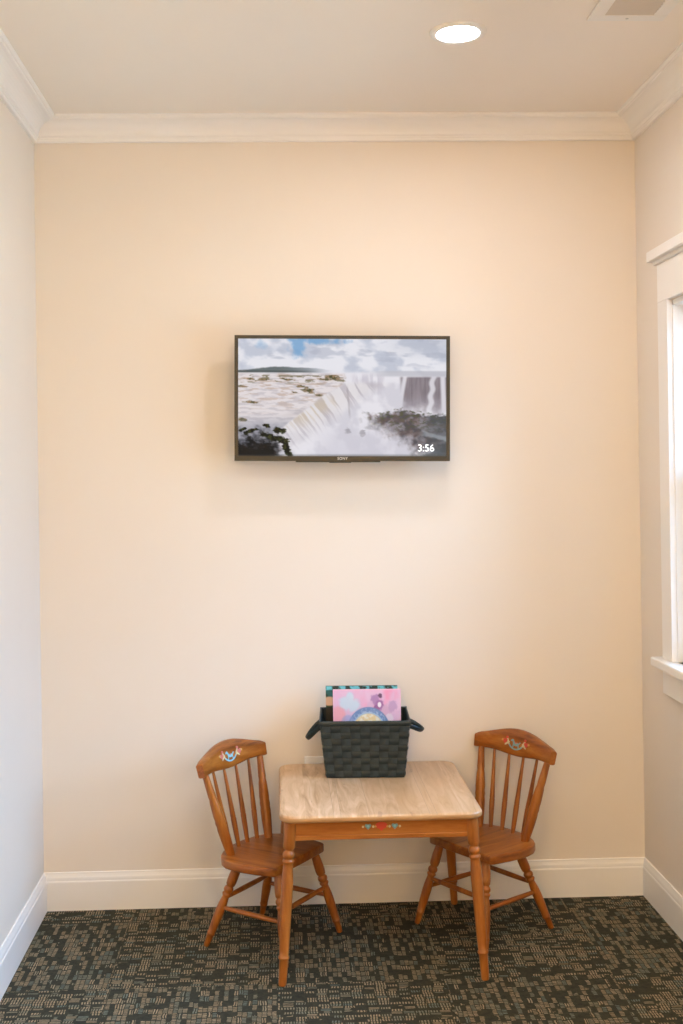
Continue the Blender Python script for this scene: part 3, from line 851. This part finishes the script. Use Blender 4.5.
# ------------------------------------------------------------------ wall outlet
ox, oz = .9375, .4590
out_ = thing('wall_outlet', 'white electrical outlet plate low on the back wall behind the table', 'outlet', (ox, Y1, oz))
bm = bmesh.new(); box(bm, (-.035, -.0055, -.0575), (.035, 0, .0575)); obj('cover_plate', bm, M['white_plastic'], out_, bevel=.003, seg=3)
for sz in (-1, 1):
    bm = bmesh.new(); box(bm, (-.0165, -.0075, sz * .0195 - .014), (.0165, -.005, sz * .0195 + .014))
    r_ = obj('receptacle', bm, M['white_plastic'], out_, bevel=.003)
    bm = bmesh.new()
    for dx, hgt in ((-.0065, .009), (.0065, .007)): box(bm, (dx - .001, -.0078, sz * .0195 + .002 - hgt / 2), (dx + .001, -.0070, sz * .0195 + .002 + hgt / 2))
    obj('slots', bm, M['dark_slot'], r_)
bm = bmesh.new(); lathe(bm, (0, -.0050, 0), (0, -.0068, 0), [(0, .0035), (1, .0028)], 14); obj('screw', bm, M['screw'], out_)

# ------------------------------------------------------------------ ceiling light and vent
lamp = thing('ceiling_light', 'lit round recessed light in the ceiling, left of the vent', 'light', (1.3490, -.803, CEIL))
bm = bmesh.new(); n = 48
prof = [(.058, -.0015), (.0585, -.0050), (.0620, -.0075), (.0720, -.0070), (.0790, -.0045), (.0810, -.0002), (.058, -.0002)]
rings = [[bm.verts.new((r * math.cos(2 * PI * k / n), r * math.sin(2 * PI * k / n), z)) for k in range(n)] for r, z in prof]
for a, b in zip(rings, rings[1:] + rings[:1]):
    for k in range(n): bm.faces.new((a[k], a[(k + 1) % n], b[(k + 1) % n], b[k]))
obj('trim_ring', bm, M['lamp_trim'], lamp, smooth=True, ang=50)
bm = bmesh.new(); lathe(bm, (0, 0, -.0004), (0, 0, -.0046), [(0, .0580), (.5, .0578), (.9, .044), (1, .02)], 40); obj('lens', bm, M['lens'], lamp, smooth=True, ang=80)

vx0, vx1, vy1, vy0 = 1.690, 1.9020, -.897, -1.215
vent = thing('ceiling_vent', 'rectangular white air vent in the ceiling beside the right wall', 'vent', ((vx0 + vx1) / 2, (vy0 + vy1) / 2, CEIL))
vhx, vhy, fb = (vx1 - vx0) / 2, (vy1 - vy0) / 2, .039
bm = bmesh.new()
for (a, b, c, d) in ((-vhx, vhx, vhy - fb, vhy), (-vhx, vhx, -vhy, -vhy + fb), (-vhx, -vhx + fb, -vhy + fb, vhy - fb), (vhx - fb, vhx, -vhy + fb, vhy - fb)):
    box(bm, (a, c, -.007), (b, d, -.0005))
obj('frame', bm, M['lamp_trim'], vent, bevel=.002)
bm = bmesh.new(); box(bm, (-vhx + fb - .002, -vhy + fb - .002, -.0016), (vhx - fb + .002, vhy - fb + .002, -.0006)); obj('duct', bm, M['vent_dark'], vent)
nb = 14
for k in range(nb):
    yy = -vhy + fb + (2 * vhy - 2 * fb) * (k + .5) / nb
    bm = bmesh.new()
    vs = [bm.verts.new(p) for p in ((-vhx + fb, yy - .007, -.0018), (vhx - fb, yy - .007, -.0018), (vhx - fb, yy + .006, -.0066), (-vhx + fb, yy + .006, -.0066),
                                    (-vhx + fb, yy - .0062, -.0012), (vhx - fb, yy - .0062, -.0012), (vhx - fb, yy + .0068, -.0060), (-vhx + fb, yy + .0068, -.0060))]
    for f_ in ((0, 1, 2, 3), (7, 6, 5, 4), (0, 4, 5, 1), (1, 5, 6, 2), (2, 6, 7, 3), (3, 7, 4, 0)): bm.faces.new([vs[i] for i in f_])
    obj('louver', bm, M['louver'], vent)
for sy in (-1, 1):
    bm = bmesh.new(); lathe(bm, (0, sy * (vhy - fb / 2), -.0068), (0, sy * (vhy - fb / 2), -.0088), [(0, .0045), (.6, .0042), (1, .002)], 14); obj('screw', bm, M['screw'], vent)
